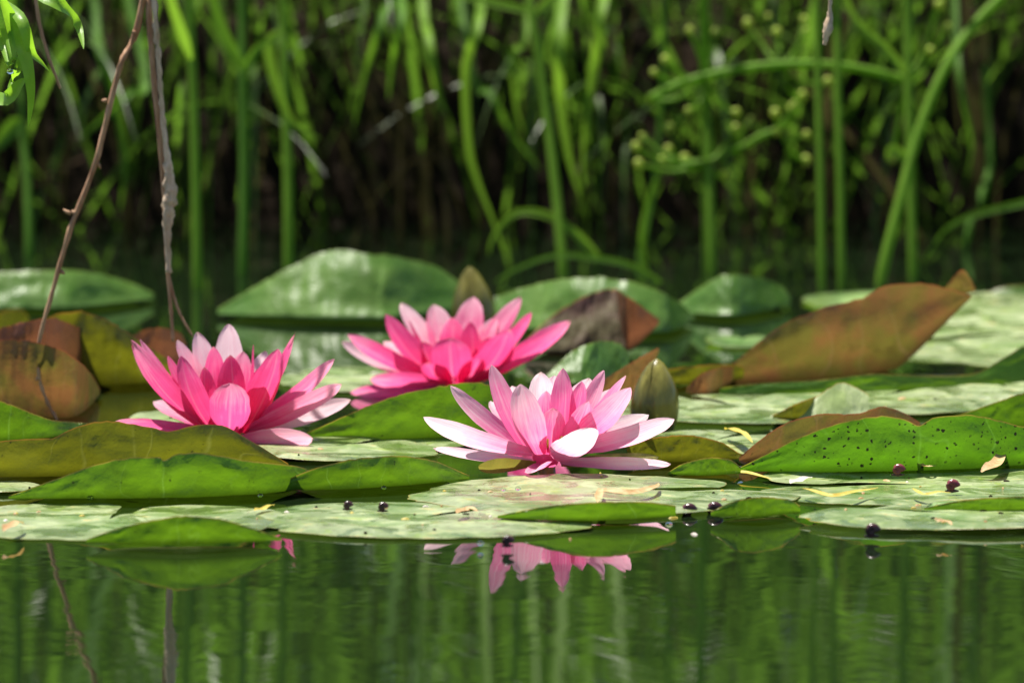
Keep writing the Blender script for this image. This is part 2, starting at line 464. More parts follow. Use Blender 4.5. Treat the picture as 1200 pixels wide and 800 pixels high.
def flat_pad(label, px, py, rx, ry, mat, notch=90, z=0.0016, wob=0.06, lift=0.004, seed=0, tilt=(0, 0), group=PADS):
    c = W(px, py, 0)
    rs = random.Random(seed * 13 + 5)
    na, nr = 160, 16
    V, F, au, av, ae = [], [], [], [], []
    lifts = [(rs.uniform(0, 6.28), rs.uniform(0.25, 0.6), rs.uniform(0.3, 1.0) * lift) for _ in range(4)]
    bites = [(rs.uniform(0, 6.28), rs.uniform(.05, .20), rs.uniform(.02, .07)) for _ in range(4)]
    gap = R(7)
    for i in range(na + 1):
        a = R(notch) + gap + (2 * math.pi - 2 * gap) * i / na
        rr = 1 + wob * noise.noise(Vector((math.cos(a) * 1.6, math.sin(a) * 1.6, seed * 3.7))) + 0.03 * noise.noise(Vector((math.cos(a) * 9, math.sin(a) * 9, seed * 1.3)))
        for (b0, bw, bd) in bites:
            rr -= bd * math.exp(-(((a - b0 + math.pi) % (2 * math.pi) - math.pi) / bw) ** 2)
        e = min(i, na - i) / na * 60
        rr *= 1 - 0.25 * math.exp(-e * 0.7)
        for j in range(nr + 1):
            q = j / nr
            if j == nr - 1: q = 0.99
            x, y = c.x + rx * rr * q * math.cos(a), c.y + ry * rr * q * math.sin(a)
            zz = z + (0.0013 * noise.noise(Vector((x * 45, y * 45, seed))) + 0.0016 * noise.noise(Vector((x * 16, y * 16, seed + 9)))) * min(1, q * 2)
            for (a0, wd, hh) in lifts:
                da = (a - a0 + math.pi) % (2 * math.pi) - math.pi
                zz += hh * math.exp(-(da / wd) ** 2) * q ** 5
            zz = z * .35 + (zz - z * .35) * (1 - .75 * q ** 8)
            zz += tilt[0] * (x - c.x) + tilt[1] * (y - c.y)
            V.append((x, y, max(0.0006, zz))); au.append(i / na * 1.6); av.append(q); ae.append(0.7 if j == nr else 0.0)
    n1 = nr + 1
    for i in range(na):
        for j in range(nr):
            b = i * n1 + j
            F.append((b, b + 1, b + n1 + 1, b + n1))
    o = mesh("lily_pad", V, F, mat, None, {"u": au, "v": av, "edge": ae})
    return tag(o, label, "lily pad", group)

# flat pads, far to near
flat_pad("wide pale pad at the right edge behind the brown upright leaf", 1185, 398, .105, .19, M['pale'], 200, .0045, seed=1, tilt=(0, 0.05))
flat_pad("thin bright green pad in the shade at right, under the reed stems", 1030, 355, .05, .07, M['green'], 20, .003, seed=2)
flat_pad("small light green pad between the brown upright leaf and the rear right pads", 868, 403, .022, .04, M['green'], 80, .003, seed=3)
flat_pad("pale pad showing between the left flower and the rear flower", 408, 447, .045, .07, M['pale'], 150, .003, seed=4)
flat_pad("pale flat pad just right of the upright bud", 862, 482, .08, .085, M['pale'], 120, .0035, seed=5)
flat_pad("pale pad with a turned corner in front of the long green rim at right", 1035, 473, .075, .085, M['pale'], 60, .0050, seed=6)
flat_pad("pale pad fragment at the right edge above the speckled leaf", 1180, 466, .05, .05, M['pale'], 100, .0065, seed=7)
flat_pad("small pale pad tucked behind the lowest petal of the left flower", 205, 494, .025, .05, M['pale'], 30, .002, seed=8)
flat_pad("pale wet pad between the olive strip and the speckled leaf", 838, 520, .045, .06, M['pale'], 60, .0020, seed=9)
flat_pad("pale pad right of the left flower, under its lowest right petal", 392, 531, .058, .06, M['pale'], 45, .0042, seed=10)
flat_pad("pale pad between the centre curled leaf and the front flower", 470, 518, .05, .05, M['pale'], 170, .0030, seed=11)
flat_pad("small pale scrap of pad at the left edge above the front row", 2, 573, .022, .03, M['pale'], 170, .002, seed=12)
flat_pad("large pale pad on the right carrying two maroon snails", 1085, 572, .098, .100, M['pale'], 175, .0020, seed=13, lift=.006)
flat_pad("round pale pad under the front flower", 708, 585, .100, .088, M['pale'], 30, .0038, seed=14)
flat_pad("pale pad at the left front corner with a dry orange scrap", 128, 612, .089, .088, M['pale'], 80, .0018, seed=15)
flat_pad("nearest pale pad in the centre, over the front flower's reflection", 497, 613, .087, .080, M['pale'], 60, .0030, seed=16)
flat_pad("nearest pale pad on the right with a dark snail at its front edge", 1122, 612, .083, .056, M['pale'], 140, .0050, seed=17)

# folded pads, far to near
def rp(*a, **k): return rim_pad(*a, **k)
rp("shaded flat green pad at the far left under the reeds", [(-60, 362), (80, 362), (180, 350)], [(-60, 322), (40, 317), (100, 318), (150, 330), (180, 344)], M['deep'], .12, lean=.75, bulge=.03)
rp("big tilted green pad at the back with white glints", [(255, 368), (330, 373), (450, 375), (548, 362)], [(255, 362), (300, 335), (350, 308), (390, 293), (430, 297), (470, 302), (510, 312), (548, 338)], M['deep'], .10, lean=.75, bulge=.03)
rp("dull green tilted pad behind the maroon leaf and rear flower", [(580, 384), (680, 392), (780, 390), (814, 374)], [(580, 348), (640, 330), (700, 325), (750, 333), (790, 350), (814, 370)], M['deep'], .10, lean=.75, bulge=.03)
rp("small rounded green pad at the back right of centre", [(793, 366), (860, 371), (926, 358)], [(793, 356), (830, 331), (850, 322), (890, 325), (915, 335), (926, 347)], M['deep'], .08, lean=.75, bulge=.03)
rp("bright green pad low at the far right edge by the reeds", [(1135, 362), (1190, 363), (1260, 360)], [(1135, 354), (1170, 338), (1210, 334), (1260, 336)], M['green'], .08, lean=.75, bulge=.03)
rp("small yellowish scrap of leaf at the left edge above the brown pair", [(-20, 396), (5, 395), (34, 385)], [(-20, 375), (5, 364), (25, 362), (34, 372)], M['olive'], .03)
rp("small rounded reddish leaf peeping up behind the left flower", [(148, 428), (185, 430), (218, 424)], [(148, 402), (165, 388), (190, 384), (210, 390), (218, 402)], M['red'], .04)
rp("tall olive leaf standing between the brown pair and the left flower", [(45, 450), (110, 450), (170, 449), (245, 446)], [(45, 380), (70, 367), (100, 366), (135, 380), (165, 400), (200, 422), (245, 442)], M['olive'], .07, lean=-0.35)
rp("brown rounded leaf at left, the rear one of the overlapping pair", [(-30, 458), (60, 458), (128, 442)], [(-30, 394), (20, 379), (60, 373), (95, 385), (120, 410), (128, 432)], M['red'], .05)
rp("brown rounded leaf at left, the front one of the overlapping pair", [(-70, 478), (20, 486), (88, 487), (117, 462)], [(-70, 404), (0, 398), (40, 400), (80, 414), (106, 437), (117, 456)], M['brown'], .06, lean=-0.55)
big = thing("lily_pad", "large brown upturned leaf rising to a point at right", "lily pad", W(960, 446), PADS)
rp("", [(818, 447), (900, 447), (1000, 440), (1050, 428), (1090, 396), (1138, 349)], [(818, 441), (860, 425), (890, 400), (930, 374), (970, 359), (1005, 351), (1040, 335), (1080, 332), (1110, 338), (1138, 346)], M['brown'], .10, lean=-0.50, fixY=5.01, name="blade", part_of=big)
rp("", [(1108, 339), (1128, 345), (1143, 341)], [(1108, 336), (1128, 316), (1143, 338)], M['brown'], .02, lean=-0.65, fixY=5.03, name="folded_tip", part_of=big, back=False)
mar = thing("lily_pad", "greyish maroon leaf with an orange folded edge behind the rear flower", "lily pad", W(690, 412), PADS)
rp("", [(615, 412), (680, 414), (736, 410), (750, 395)], [(615, 400), (650, 368), (690, 345), (722, 339), (738, 356), (750, 372)], M['maroon'], .07, lean=0.55, bulge=.05, fixY=5.16, name="blade", part_of=mar)
rp("", [(722, 342), (735, 408), (772, 380)], [(721, 338), (742, 352), (772, 374)], M['red'], .02, lean=-0.75, bulge=.5, fixY=5.14, name="folded_edge", part_of=mar, back=False)
rp("small dark green cupped leaf right of the rear flower", [(640, 450), (690, 450), (737, 440)], [(640, 440), (670, 412), (700, 400), (725, 402), (737, 415)], M['deep'], .05, lean=0.9)
rp("narrow orange leaf lying behind the upright bud", [(778, 450), (820, 450), (872, 442)], [(778, 433), (820, 428), (860, 427), (872, 431)], M['olive'], .05)
rp("small brown folded leaf beside the base of the large brown leaf", [(804, 460), (830, 461), (860, 446)], [(804, 456), (820, 439), (845, 430), (860, 430)], M['brown'], .03)
rp("long bright green rim sweeping up to the right edge", [(843, 461), (950, 463), (1100, 458), (1240, 452)], [(843, 454), (900, 448), (960, 445), (1020, 438), (1080, 440), (1140, 438), (1175, 420), (1200, 405), (1240, 392)], M['green'], .12, lean=0.05)
rp("pointed brown leaf standing against the upright bud", [(703, 470), (742, 464), (757, 445), (772, 412)], [(703, 448), (735, 428), (757, 415), (772, 407)], M['brown'], .03, fixY=4.90, back=False, lean=-0.65)
rp("turned up pale corner of leaf right of the bud", [(903, 489), (960, 491), (1018, 486)], [(903, 486), (945, 472), (985, 448), (1018, 462)], M['paleface'], .04, lean=1.2)
rp("olive green turned edge left of the pale turned corner", [(905, 489), (940, 490), (978, 480)], [(905, 487), (935, 472), (960, 463), (978, 455)], M['olive'], .03, lean=-0.55)
rp("green leaf folded up at the left edge above the olive one", [(-70, 522), (30, 516), (112, 503)], [(-70, 466), (0, 470), (35, 483), (62, 492), (85, 494), (112, 496)], M['green'], .07, crease=.44, lean=-0.35)
rp("bright curled leaf in the centre between the rear and front flowers", [(352, 514), (430, 515), (500, 513), (595, 506)], [(352, 510), (380, 498), (420, 480), (470, 462), (530, 450), (560, 448), (595, 456)], M['green'], .10, lean=-0.35)
rp("green leaf folded up at the right edge behind the speckled one", [(1085, 506), (1150, 503), (1240, 500)], [(1085, 496), (1130, 484), (1170, 470), (1200, 460), (1240, 450)], M['green'], .06, lean=-0.35)
rp("brown rolled leaf edge behind the speckled green leaf", [(866, 540), (930, 530), (1000, 520), (1078, 506)], [(866, 536), (890, 516), (920, 496), (960, 485), (1000, 485), (1020, 480), (1035, 476), (1060, 484), (1078, 495)], M['brown'], .05, lean=-0.55)
rp("speckled bright green leaf folded up on the right", [(866, 552), (950, 553), (1050, 552), (1130, 549), (1240, 542)], [(866, 548), (900, 531), (940, 511), (985, 495), (1030, 487), (1060, 491), (1076, 498), (1100, 488), (1130, 486), (1160, 490), (1200, 500), (1240, 508)], M['speck'], .10, crease=.57, lean=-0.40)
rp("low olive strip of leaf right of the front flower", [(735, 541), (800, 541), (878, 537)], [(735, 522), (770, 512), (810, 510), (845, 518), (865, 530), (878, 535)], M['olive'], .06)
rp("small green tongue of leaf below the olive strip", [(783, 556), (830, 557), (868, 554)], [(783, 553), (800, 543), (830, 536), (855, 538), (868, 547)], M['green'], .04)
rp("wavy olive leaf in front of the left flower", [(-60, 560), (60, 558), (200, 558), (338, 550)], [(-60, 522), (20, 515), (60, 513), (90, 500), (130, 493), (170, 499), (200, 505), (230, 498), (262, 499), (290, 514), (338, 543)], M['olive'], .10, crease=.545, lean=-0.40)
rp("long green leaf with a centre crease, frontmost at left", [(10, 584), (100, 584), (200, 583), (300, 579), (374, 570)], [(10, 581), (60, 563), (110, 545), (150, 536), (185, 535), (192, 539), (210, 532), (240, 531), (300, 541), (350, 546), (374, 560)], M['green'], .11, crease=.495, lean=-0.35)
rp("green leaf edge left of the front flower, sloping to the water", [(316, 575), (400, 573), (470, 569), (550, 561)], [(316, 571), (370, 548), (420, 537), (470, 534), (510, 540), (550, 557)], M['green'], .09, lean=-0.35)
rp("dark green shaded rim below the front flower", [(583, 607), (690, 610), (792, 605)], [(583, 604), (640, 593), (700, 588), (760, 588), (792, 592)], M['green'], .05, lean=-0.65, flat_z=.0045)
rp("little cupped green leaf beside two large dark drops at the front", [(833, 604), (880, 606), (938, 600)], [(833, 599), (860, 587), (890, 582), (925, 585), (938, 593)], M['green'], .04, lean=-0.45)
rp("narrow bright green rim at the front right corner", [(1083, 598), (1150, 600), (1240, 599)], [(1083, 595), (1120, 587), (1160, 583), (1240, 580)], M['green'], .04, lean=-0.55, flat_z=.0058)
rp("green boat shaped leaf curled above its own reflection, front left", [(101, 635), (210, 638), (330, 633)], [(101, 632), (140, 618), (180, 609), (215, 604), (260, 608), (300, 620), (330, 630)], M['green'], .05, crease=.47, lean=-0.50, flat_z=.0035)

# ------------------------------------------------------------------ flowers
PROF = [(0, .42), (.15, .68), (.35, .93), (.55, 1.0), (.72, .92), (.85, .71), (.93, .47), (.975, .26), (1, .05)]
BLUNT = [(0, .42), (.15, .68), (.35, .92), (.55, 1.0), (.75, .95), (.88, .74), (.95, .48), (.985, .24), (1, .05)]
def prof(tab, t):
    for i in range(len(tab) - 1):
        if t <= tab[i + 1][0]:
            k = (t - tab[i][0]) / (tab[i + 1][0] - tab[i][0])
            k = k * k * (3 - 2 * k) * 0.35 + k * 0.65
            return lerp(tab[i][1], tab[i + 1][1], k)
    return tab[-1][1]
def petal(parent, C, tip, width, mat, tint, cup=.34, bow=.10, blunt=False, twist=0.0, base_r=0.008, base_z=0.009, seed=0, name="petal", label=None, fold=0.0, jag=0.0):
    r = Vector((tip.x - C.x, tip.y - C.y, 0))
    r = r.normalized() if r.length > 1e-5 else Vector((0, 1, 0))
    base = C + r * base_r + Vector((0, 0, base_z))
    Lv = tip - base
    L = Lv.length
    ctrl = base.lerp(tip, .5) + (r * .9 - Vector((0, 0, .7))) * L * bow
    nt_, ns = 18, 10
    V, F, at, as_, ti = [], [], [], [], []
    for i in range(nt_ + 1):
        t = i / nt_
        t = 1 - (1 - t) ** 1.15
        P = base * (1 - t) ** 2 + ctrl * 2 * t * (1 - t) + tip * t * t
        T = ((ctrl - base) * 2 * (1 - t) + (tip - ctrl) * 2 * t).normalized()
        n0 = (Vector((0, 0, 1)) - r)
        n0 = n0 - T * n0.dot(T)
        n0.normalize()
        Wd = T.cross(n0)
        # a petal that points sideways rolls a little on its axis, as real ones do in an open flower
        prj = abs((Wd - FW * Wd.dot(FW)).cross((T - FW * T.dot(FW)).normalized()).length)
        roll = max(0.0, .72 - prj) * 1.25 * (1 if (n0.dot(FW) * (1 if tip.y < C.y + .010 else -1)) >= 0 else 1)
        want = -1 if tip.y < C.y + .010 else 1          # outer face towards the near side, or inner face for the far ones
        best = 0.0; bv = -9
        for sg in (-1, 1):
            ca, sa = math.cos(sg * roll), math.sin(sg * roll)
            vv = -(n0 * ca - Wd * sa).dot(FW) * want
            if vv > bv: bv, best = vv, sg * roll
        tw = twist + best
        if tw:
            ca, sa = math.cos(tw), math.sin(tw)
            Wd, n0 = Wd * ca + n0 * sa, n0 * ca - Wd * sa
        wt = width * .5 * prof(BLUNT if blunt else PROF, t)
        for j in range(ns + 1):
            s = -1 + 2 * j / ns
            ww = wt * (1 + .05 * noise.noise(Vector((t * 7 + seed * 3.1, s * 1.5, seed))))
            c = cup * (1 - .35 * t)
            p = P + Wd * s * ww * (1 - .18 * c * abs(s)) + n0 * (c * ww * (s * s - .25) + fold * ww * abs(s))
            p += n0 * L * .012 * noise.noise(Vector((s * 1.7 + seed * 5, t * 4, seed * 1.7)))
            p += T * jag * L * (noise.noise(Vector((s * 5, seed, 2)))) * max(0, t - .75) * 4 * .25
            V.append(p); at.append(t); as_.append(s); ti.append(tint)
    m = ns + 1
    for i in range(nt_):
        for j in range(ns):
            a = i * m + j
            F.append((a, a + 1, a + m + 1, a + m))     # front face = inner side
    o = mesh(name, V, F, mat, parent, {"t": at, "s": as_, "tint": ti})
    if label: o["label"] = label
    return o
def flower(label, cx, cy, petals, mat, zc=0.004, rise=0.0):
    C = W(cx, cy, 0.0)
    root = thing("water_lily", label, "water lily", C, "pink water lilies in bloom")
    px = C.y / FPX
    # heart of the flower: receptacle and a tuft of stamens
    rs = random.Random(int(cx))
    V, F = [], []
    prof_r = [(0.003, 0.0), (0.006, .003), (.0075, .007), (.007, .011), (.003, .013)]
    for k, (r_, z_) in enumerate(prof_r):
        for a in range(14):
            V.append(C + Vector((r_ * math.cos(a * .4488), r_ * math.sin(a * .4488), z_ + zc)))
    for k in range(len(prof_r) - 1):
        for a in range(14):
            F.append((k * 14 + a, k * 14 + (a + 1) % 14, (k + 1) * 14 + (a + 1) % 14, (k + 1) * 14 + a))
    n = len(V)
    mesh("receptacle", V, F, mat, root, {"t": [.1] * n, "s": [.5] * n, "tint": [.3] * n})
    V, F = [], []
    for k in range(20):
        a = rs.uniform(0, 6.28); rr = rs.uniform(.002, .010)
        b = C + Vector((rr * math.cos(a), rr * math.sin(a), .016))
        t = b + Vector((rr * .6 * math.cos(a), rr * .6 * math.sin(a), rs.uniform(.005, .009)))
        tube_data([b, b.lerp(t, .5), t], [.0007, .0008, .0005], 5, V, F)
    mesh("stamens", V, F, M['stamen'], root)
    for i, pd in enumerate(petals):
        tx, ty, dy, wpx, tint = pd[:5]
        kw = pd[5] if len(pd) > 5 else {}
        m = kw.pop('mat', mat)
        tip = D(tx, ty, C.y + (dy * 2.1 if dy >= .016 else dy))
        tip.z = max(tip.z, .003 + rise * 1.6)
        if dy >= .016: kw.setdefault('bow', .0)
        kw['base_z'] = kw.get('base_z', .009) + rise
        petal(root, C, tip, wpx * px * 1.02, m, tint, seed=i + cx * .01, **kw)
    # submerged stalk
    tube("stalk", [C + Vector((0, 0, .006)), C + Vector((.003, .004, -.05)), C + Vector((.02, .03, -.2))], [.005, .004, .004], M['sepal'], root)
    return root
PP, PL = M['petal_pink'], M['petal_pale']
low = dict(bow=.10, cup=.28)
flower("pale pink water lily with whitish outer petals, frontmost of the three", 640, 559, [
    (496.5, 488.5, -.030, 30, .78, dict(bow=.09, cup=.30)),
    (527.6, 452.5, .012, 30, .42, dict(cup=.5, bow=.10)),
    (576, 427.5, -.004, 35, .42, dict(cup=.4)),
    (610, 450, -.022, 47, .60, dict(bow=.13)),
    (633, 436, .024, 36, .75, dict()),
    (660, 431, -.006, 41, .28, dict(cup=.4)),
    (682, 447, .000, 32, .22, dict()),
    (708, 434, .014, 32, .40, dict(cup=.55)),
    (733, 440, .008, 30, .38, dict(cup=.5)),
    (739, 454, -.012, 42, .50, dict(cup=.4)),
    (790, 491, -.014, 34, .72, dict(bow=.08, cup=.32)),
    (690, 501, -.040, 50, .85, dict(blunt=True, bow=.16, cup=.3, base_z=.007)),
    (786, 550, -.022, 26, .85, dict(bow=.04, base_z=.004, label="low white petal with a greenish tip resting on the pad")),
    (627, 566, -.052, 34, .45, dict(bow=.03, base_z=.004)),
    (600, 452, .022, 36, .45), (650, 440, .030, 40, .40), (690, 443, .028, 38, .42), (722, 455, .024, 36, .4),
    (575, 470, .026, 34, .45), (760, 486, .020, 32, .55), (668, 452, .012, 30, .2), (640, 458, .008, 30, .18),
    (508, 525, .004, 22, .95, dict( bow=.06, base_z=.004, name="sepal", label="left sepal lying back, pale inside")),
    (561, 556, -.030, 27, .3, dict(mat=M['sepal'], bow=.07, base_z=.003, name="sepal", label="short olive sepal at the front left")),
    (772, 546, .012, 22, .3, dict(mat=M['sepal'], bow=.04, base_z=.003, name="sepal")),
    (648, 478, -.014, 36, .30), (628, 470, .004, 34, .25), (690, 470, -.010, 36, .35), (604, 478, .010, 32, .4),
], PL, rise=.004)
flower("deep pink water lily on the left, half hidden by the wavy leaf", 268, 526, [
    (155, 402, -.010, 34, .32, dict(cup=.42, bow=.12, jag=.4)),
    (164, 398, .006, 30, .42, dict(cup=.4)),
    (135, 494, -.008, 26, .42, dict(bow=.04, cup=.3)),
    (212, 417, -.014, 42, .22, dict(bow=.13)),
    (197, 417, .002, 28, .25, dict()),
    (208, 398, .018, 30, .45, dict()),
    (231, 389, .022, 34, .58, dict()),
    (268, 380, .028, 38, .85, dict()),
    (270, 416, -.003, 38, .0, dict(cup=.4)),
    (297, 404, .006, 31, .2, dict()),
    (311, 411, .022, 30, .7, dict()),
    (326, 409, -.008, 45, .18, dict(cup=.42)),
    (344, 396, .008, 34, .22, dict(cup=.5, jag=.6)),
    (270, 449, -.034, 50, .36, dict(blunt=True, bow=.18, cup=.34)),
    (392, 421, .002, 30, .45, dict(bow=.08, cup=.4)),
    (400, 450, -.006, 31, .6, dict(bow=.07)),
    (411, 468, .012, 30, .85, dict(bow=.06)),
    (366, 513, -.026, 36, .75, dict(bow=.04, base_z=.005)),
    (250, 406, .012, 36, .12), (285, 412, .016, 34, .25), (240, 430, -.006, 34, .05), (305, 430, -.006, 34, .05),
    (215, 420, .020, 32, .3), (330, 420, .022, 32, .35),
    (180, 470, .022, 30, .4), (355, 470, .026, 30, .5),
], PP)
flower("deep pink water lily at the back, behind the curled centre leaf", 535, 466, [
    (408, 392, -.004, 30, .32, dict(cup=.42, bow=.09)),
    (401, 401, .010, 28, .80, dict(bow=.08)),
    (434, 444, -.020, 30, .38, dict(bow=.05)),
    (411, 468, .000, 30, .35, dict(bow=.02, base_z=.004)),
    (452, 368, -.002, 34, .20, dict(cup=.45, bow=.12)),
    (470, 355, .022, 34, .58, dict()),
    (509, 357, .024, 38, .40, dict()),
    (495, 400, -.006, 34, .0, dict()),
    (527, 396, -.028, 50, .16, dict(blunt=True, bow=.16)),
    (551, 377, -.004, 36, .06, dict()),
    (555, 348, .024, 40, .25, dict()),
    (597, 386, -.016, 47, .14, dict(bow=.14)),
    (610, 348, .018, 36, .25, dict()),
    (623, 366, .004, 32, .22, dict(cup=.45)),
    (668, 376, -.006, 34, .30, dict(bow=.08, cup=.4)),
    (530, 372, .012, 34, .15), (580, 372, .016, 34, .3), (480, 376, .010, 32, .12), (575, 395, -.004, 34, .05),
    (450, 400, .024, 30, .4), (560, 420, -.020, 36, .1), (500, 425, -.022, 36, .08),
], PP)

# buds: four overlapping sepals round an egg
def bud(label, px, base_py, top_py, width_px, lean=0.0, mat=None):
    B = W(px, base_py, 0.001)
    s = B.y / FPX
    H = (base_py - top_py) * s
    wd = width_px * s * .5
    root = thing("water_lily_bud", label, "flower bud", B, "closed water lily buds")
    def radius(t): return wd * (math.sin(math.pi * min(1, .20 + .80 * t)) ** .58 if t < .999 else 0.02) * (1.05 - .22 * t)
    core_V, core_F = [], []
    for i in range(15):
        t = i / 14
        r_ = max(.0004, radius(t) * .93)
        for k in range(20):
            a = k / 20 * 6.2832
            core_V.append(B + Vector((r_ * math.cos(a) + lean * H * t * t, r_ * math.sin(a), H * t * .985)))
    for i in range(14):
        for k in range(20):
            core_F.append((i * 20 + k, i * 20 + (k + 1) % 20, (i + 1) * 20 + (k + 1) % 20, (i + 1) * 20 + k))
    n = len(core_V)
    mesh("inner_sepals", core_V, core_F, mat or M['sepal'], root, {"t": [.5] * n, "s": [.4] * n, "tint": [.3] * n})
    for q in range(4):
        V, F = [], []
        a0 = q * math.pi / 2 + .5
        for i in range(17):
            t = i / 16
            half = .86 * (1 - t ** 4 * .55)
            for j in range(9):
                sv = -1 + j / 4
                a = a0 + sv * half
                r_ = max(.0005, radius(t)) * (1.0 + .05 * (1 - sv * sv) + (.02 if q % 2 else .0))
                V.append(B + Vector((r_ * math.cos(a) + lean * H * t * t, r_ * math.sin(a), H * t)))
        for i in range(16):
            for j in range(8):
                b = i * 9 + j
                F.append((b, b + 1, b + 10, b + 9))
        mesh("sepal", V, F, mat or M['sepal'], root)
    tube("stalk", [B + Vector((0, 0, .004)), B + Vector((.002, .003, -.06)), B + Vector((.01, .02, -.2))], [wd * .45, .004, .004], M['sepal'], root)
    return root
bud("plump olive bud standing upright right of the front flower", 767, 503, 419, 57, .03)
bud("slender greenish bud behind the rear flower", 556, 402, 312, 52, -.06)

# ------------------------------------------------------------------ hanging twigs and willow leaves
def px_path(pts, Y, n):
    return curve_pts([D(x, y, Y + (p[0] if p else 0)) for x, y, *p in pts], n)
YT = 4.755
t1 = thing("dry_twig", "thin reddish brown twig hanging at left, curving down to the water", "twig", D(66, 491, YT), "dead twigs hanging over the water")
p = px_path([(215, -330, -.05), (168, 0), (140, 80), (112, 190), (82, 270), (62, 340), (46, 400), (46, 440), (55, 470), (67, 492)], YT, 60)
tube("shaft", p, [.0019 - .0011 * (i / 59) + .0002 * math.sin(i * 1.7) for i in range(60)], M['twig'], t1, 8, .35)
for (x, y, dx, dy) in ((155, 37, 5, 4), (125, 118, -6, 0), (112, 190, 6, 8), (83, 250, -9, -5), (84, 248, 7, 5), (70, 318, 6, 3), (46, 442, -4, 4)):
    tube("leaf_scar", [D(x, y, YT), D(x + dx * .6, y + dy * .4, YT), D(x + dx, y + dy, YT)], [.0013, .0011, .0004], M['twig'], t1, 6)
t2 = thing("dry_twig", "pale peeling twig hanging down behind the left flower", "twig", D(203, 398, YT), "dead twigs hanging over the water")
p = px_path([(165, -330, -.05), (172, -60), (175, 20), (180, 90), (187, 160), (193, 230), (195, 290), (199, 345), (203, 400)], YT, 60)
tube("shaft", p, [.0022 - .0012 * (i / 59) for i in range(60)], M['twig'], t2, 8, .3)
p = px_path([(178, -60), (182, 20), (186, 70), (190, 130), (196, 185), (199, 225), (196, 265), (198, 320)], YT - .003, 60)
tube("peeling_bark", p, [.0011 + .0026 * math.exp(-((i - 44) / 7.0) ** 2) + .0006 * math.sin(i * 1.1) ** 2 for i in range(60)], M['bark'], t2, 9, .9)
p = px_path([(197, 320), (203, 345), (212, 370), (226, 394)], YT, 18)
tube("side_twig", p, [.0011 - .0005 * i / 17 for i in range(18)], M['twig'], t2, 7, .3)
t3 = thing("dry_twig", "short brown twig end at the top left corner", "twig", D(71, 103, 4.72), "dead twigs hanging over the water")
tube("shaft", px_path([(20, -200), (42, 0), (55, 60), (71, 104)], 4.72, 24), [.0013 - .0006 * i / 23 for i in range(24)], M['twig'], t3, 7, .3)
t4 = thing("dry_twig", "tiny dry curled tip hanging at the top right", "twig", D(968, 52, 4.7), "dead twigs hanging over the water")
tube("shaft", px_path([(978, -200), (973, -20), (972, 20), (966, 53)], 4.7, 24), [.0010 + .0018 * math.exp(-((i - 18) / 3.0) ** 2) for i in range(24)], M['bark'], t4, 8, .8)

def strap_leaf(name, path, width, mat, parent=None, fold=.25, face=Vector((0, -1, .35)), taper=1.0, root_w=.25):
    n = len(path)
    V, F = [], []
    for i, p_ in enumerate(path):
        t = i / (n - 1)
        T = (path[min(n - 1, i + 1)] - path[max(0, i - 1)]).normalized()
        side = T.cross(face)
        if side.length < .05: side = T.cross(Vector((1, 0, 0)))
        side.normalize()
        nn = side.cross(T)
        w_ = width * .5 * max(.02, min(1, root_w + t * 4) * (1 - t ** (2.2 * taper)) ** .8)
        V += [p_ - side * w_ + nn * w_ * fold, p_ - side * w_ * .5 + nn * w_ * fold * .4, p_, p_ + side * w_ * .5 + nn * w_ * fold * .4, p_ + side * w_ + nn * w_ * fold]
    for i in range(n - 1):
        for j in range(4):
            a = i * 5 + j
            F.append((a, a + 1, a + 6, a + 5))
    return mesh(name, V, F, mat, parent)
YW = 4.56
wl = thing("willow_spray", "spray of narrow bright green leaves drooping in at the top left corner", "willow leaves", D(20, 60, YW))
tube("twig", px_path([(-60, -260), (-20, -60), (0, -10), (12, 60), (28, 70)], YW, 20), [.0014 - .0006 * i / 19 for i in range(20)], M['willow'], wl, 7)
for pts, wpx in (([(38, -8), (70, 6), (90, 28), (98, 58)], 20), ([(-10, -10), (8, 40), (14, 70), (10, 78), ], 17), ([(0, -5), (18, 40), (30, 70), (36, 110), (33, 148)], 22),
                 ([(2, 0), (25, 25), (36, 60), (50, 76), (58, 84)], 16), ([(28, 60), (22, 80), (14, 96), (7, 112)], 12), ([(-20, 110), (5, 118), (22, 100), (30, 92)], 22), ([(-25, 10), (0, 45), (10, 80)], 18)):
    strap_leaf("leaf", px_path([(x, y, rnd.uniform(-.02, .02)) for x, y in pts], YW, 16), wpx * YW / FPX, M['willow'], wl, fold=.35, face=Vector((.2, -1, .5)), taper=.7)

# ------------------------------------------------------------------ reeds, blades and seed heads on the far margin
STEMS = "green reed stems standing in the margin"
def stem(label, pts, Y, wpx, mat='stem', leaf=None, group=STEMS):
    """upright stem; first point is at the water"""
    b = D(pts[0][0], pts[0][1], Y)
    root = thing("reed_stem", label, "reed stem", Vector((b.x, b.y, -.03)), group)
    path = [Vector((b.x, b.y, -.03))] + [D(x, y, Y + .02 * i) for i, (x, y) in enumerate(pts[0:])]
    path[1] = Vector((b.x, b.y, .002))
    pp = curve_pts(path, 40)
    r0 = wpx * Y / FPX * .37
    tube("stalk", pp, [r0 * (1 - .25 * i / 39) for i in range(40)], M[mat], root, 10)
    for (lp, lw) in (leaf or []):
        strap_leaf("leaf", px_path(lp, Y - .01, 22), lw * .8 * Y / FPX, M[mat], root, fold=.3)
    return root
def ywater(py): return 0.5 / math.tan(math.atan((py + 551) / 10000.0))
stem("stem rising left of the pale peeling twig, its foot by the left flower", [(231, 345), (229, 200), (224, 60), (215, -120), (200, -420)], 5.62, 17, leaf=[([(224, 70, 0), (200, 0, -.02), (190, -60, -.03)], 16)])
stem("dim stem between the two stout left stems", [(284, 325), (286, 200), (284, 80), (283, -60), (276, -420)], 5.72, 17, 'stem_dark', leaf=[([(284, 80), (262, 40), (245, -20), (240, -80)], 18), ([(286, 85), (300, 60), (320, 45)], 14)])
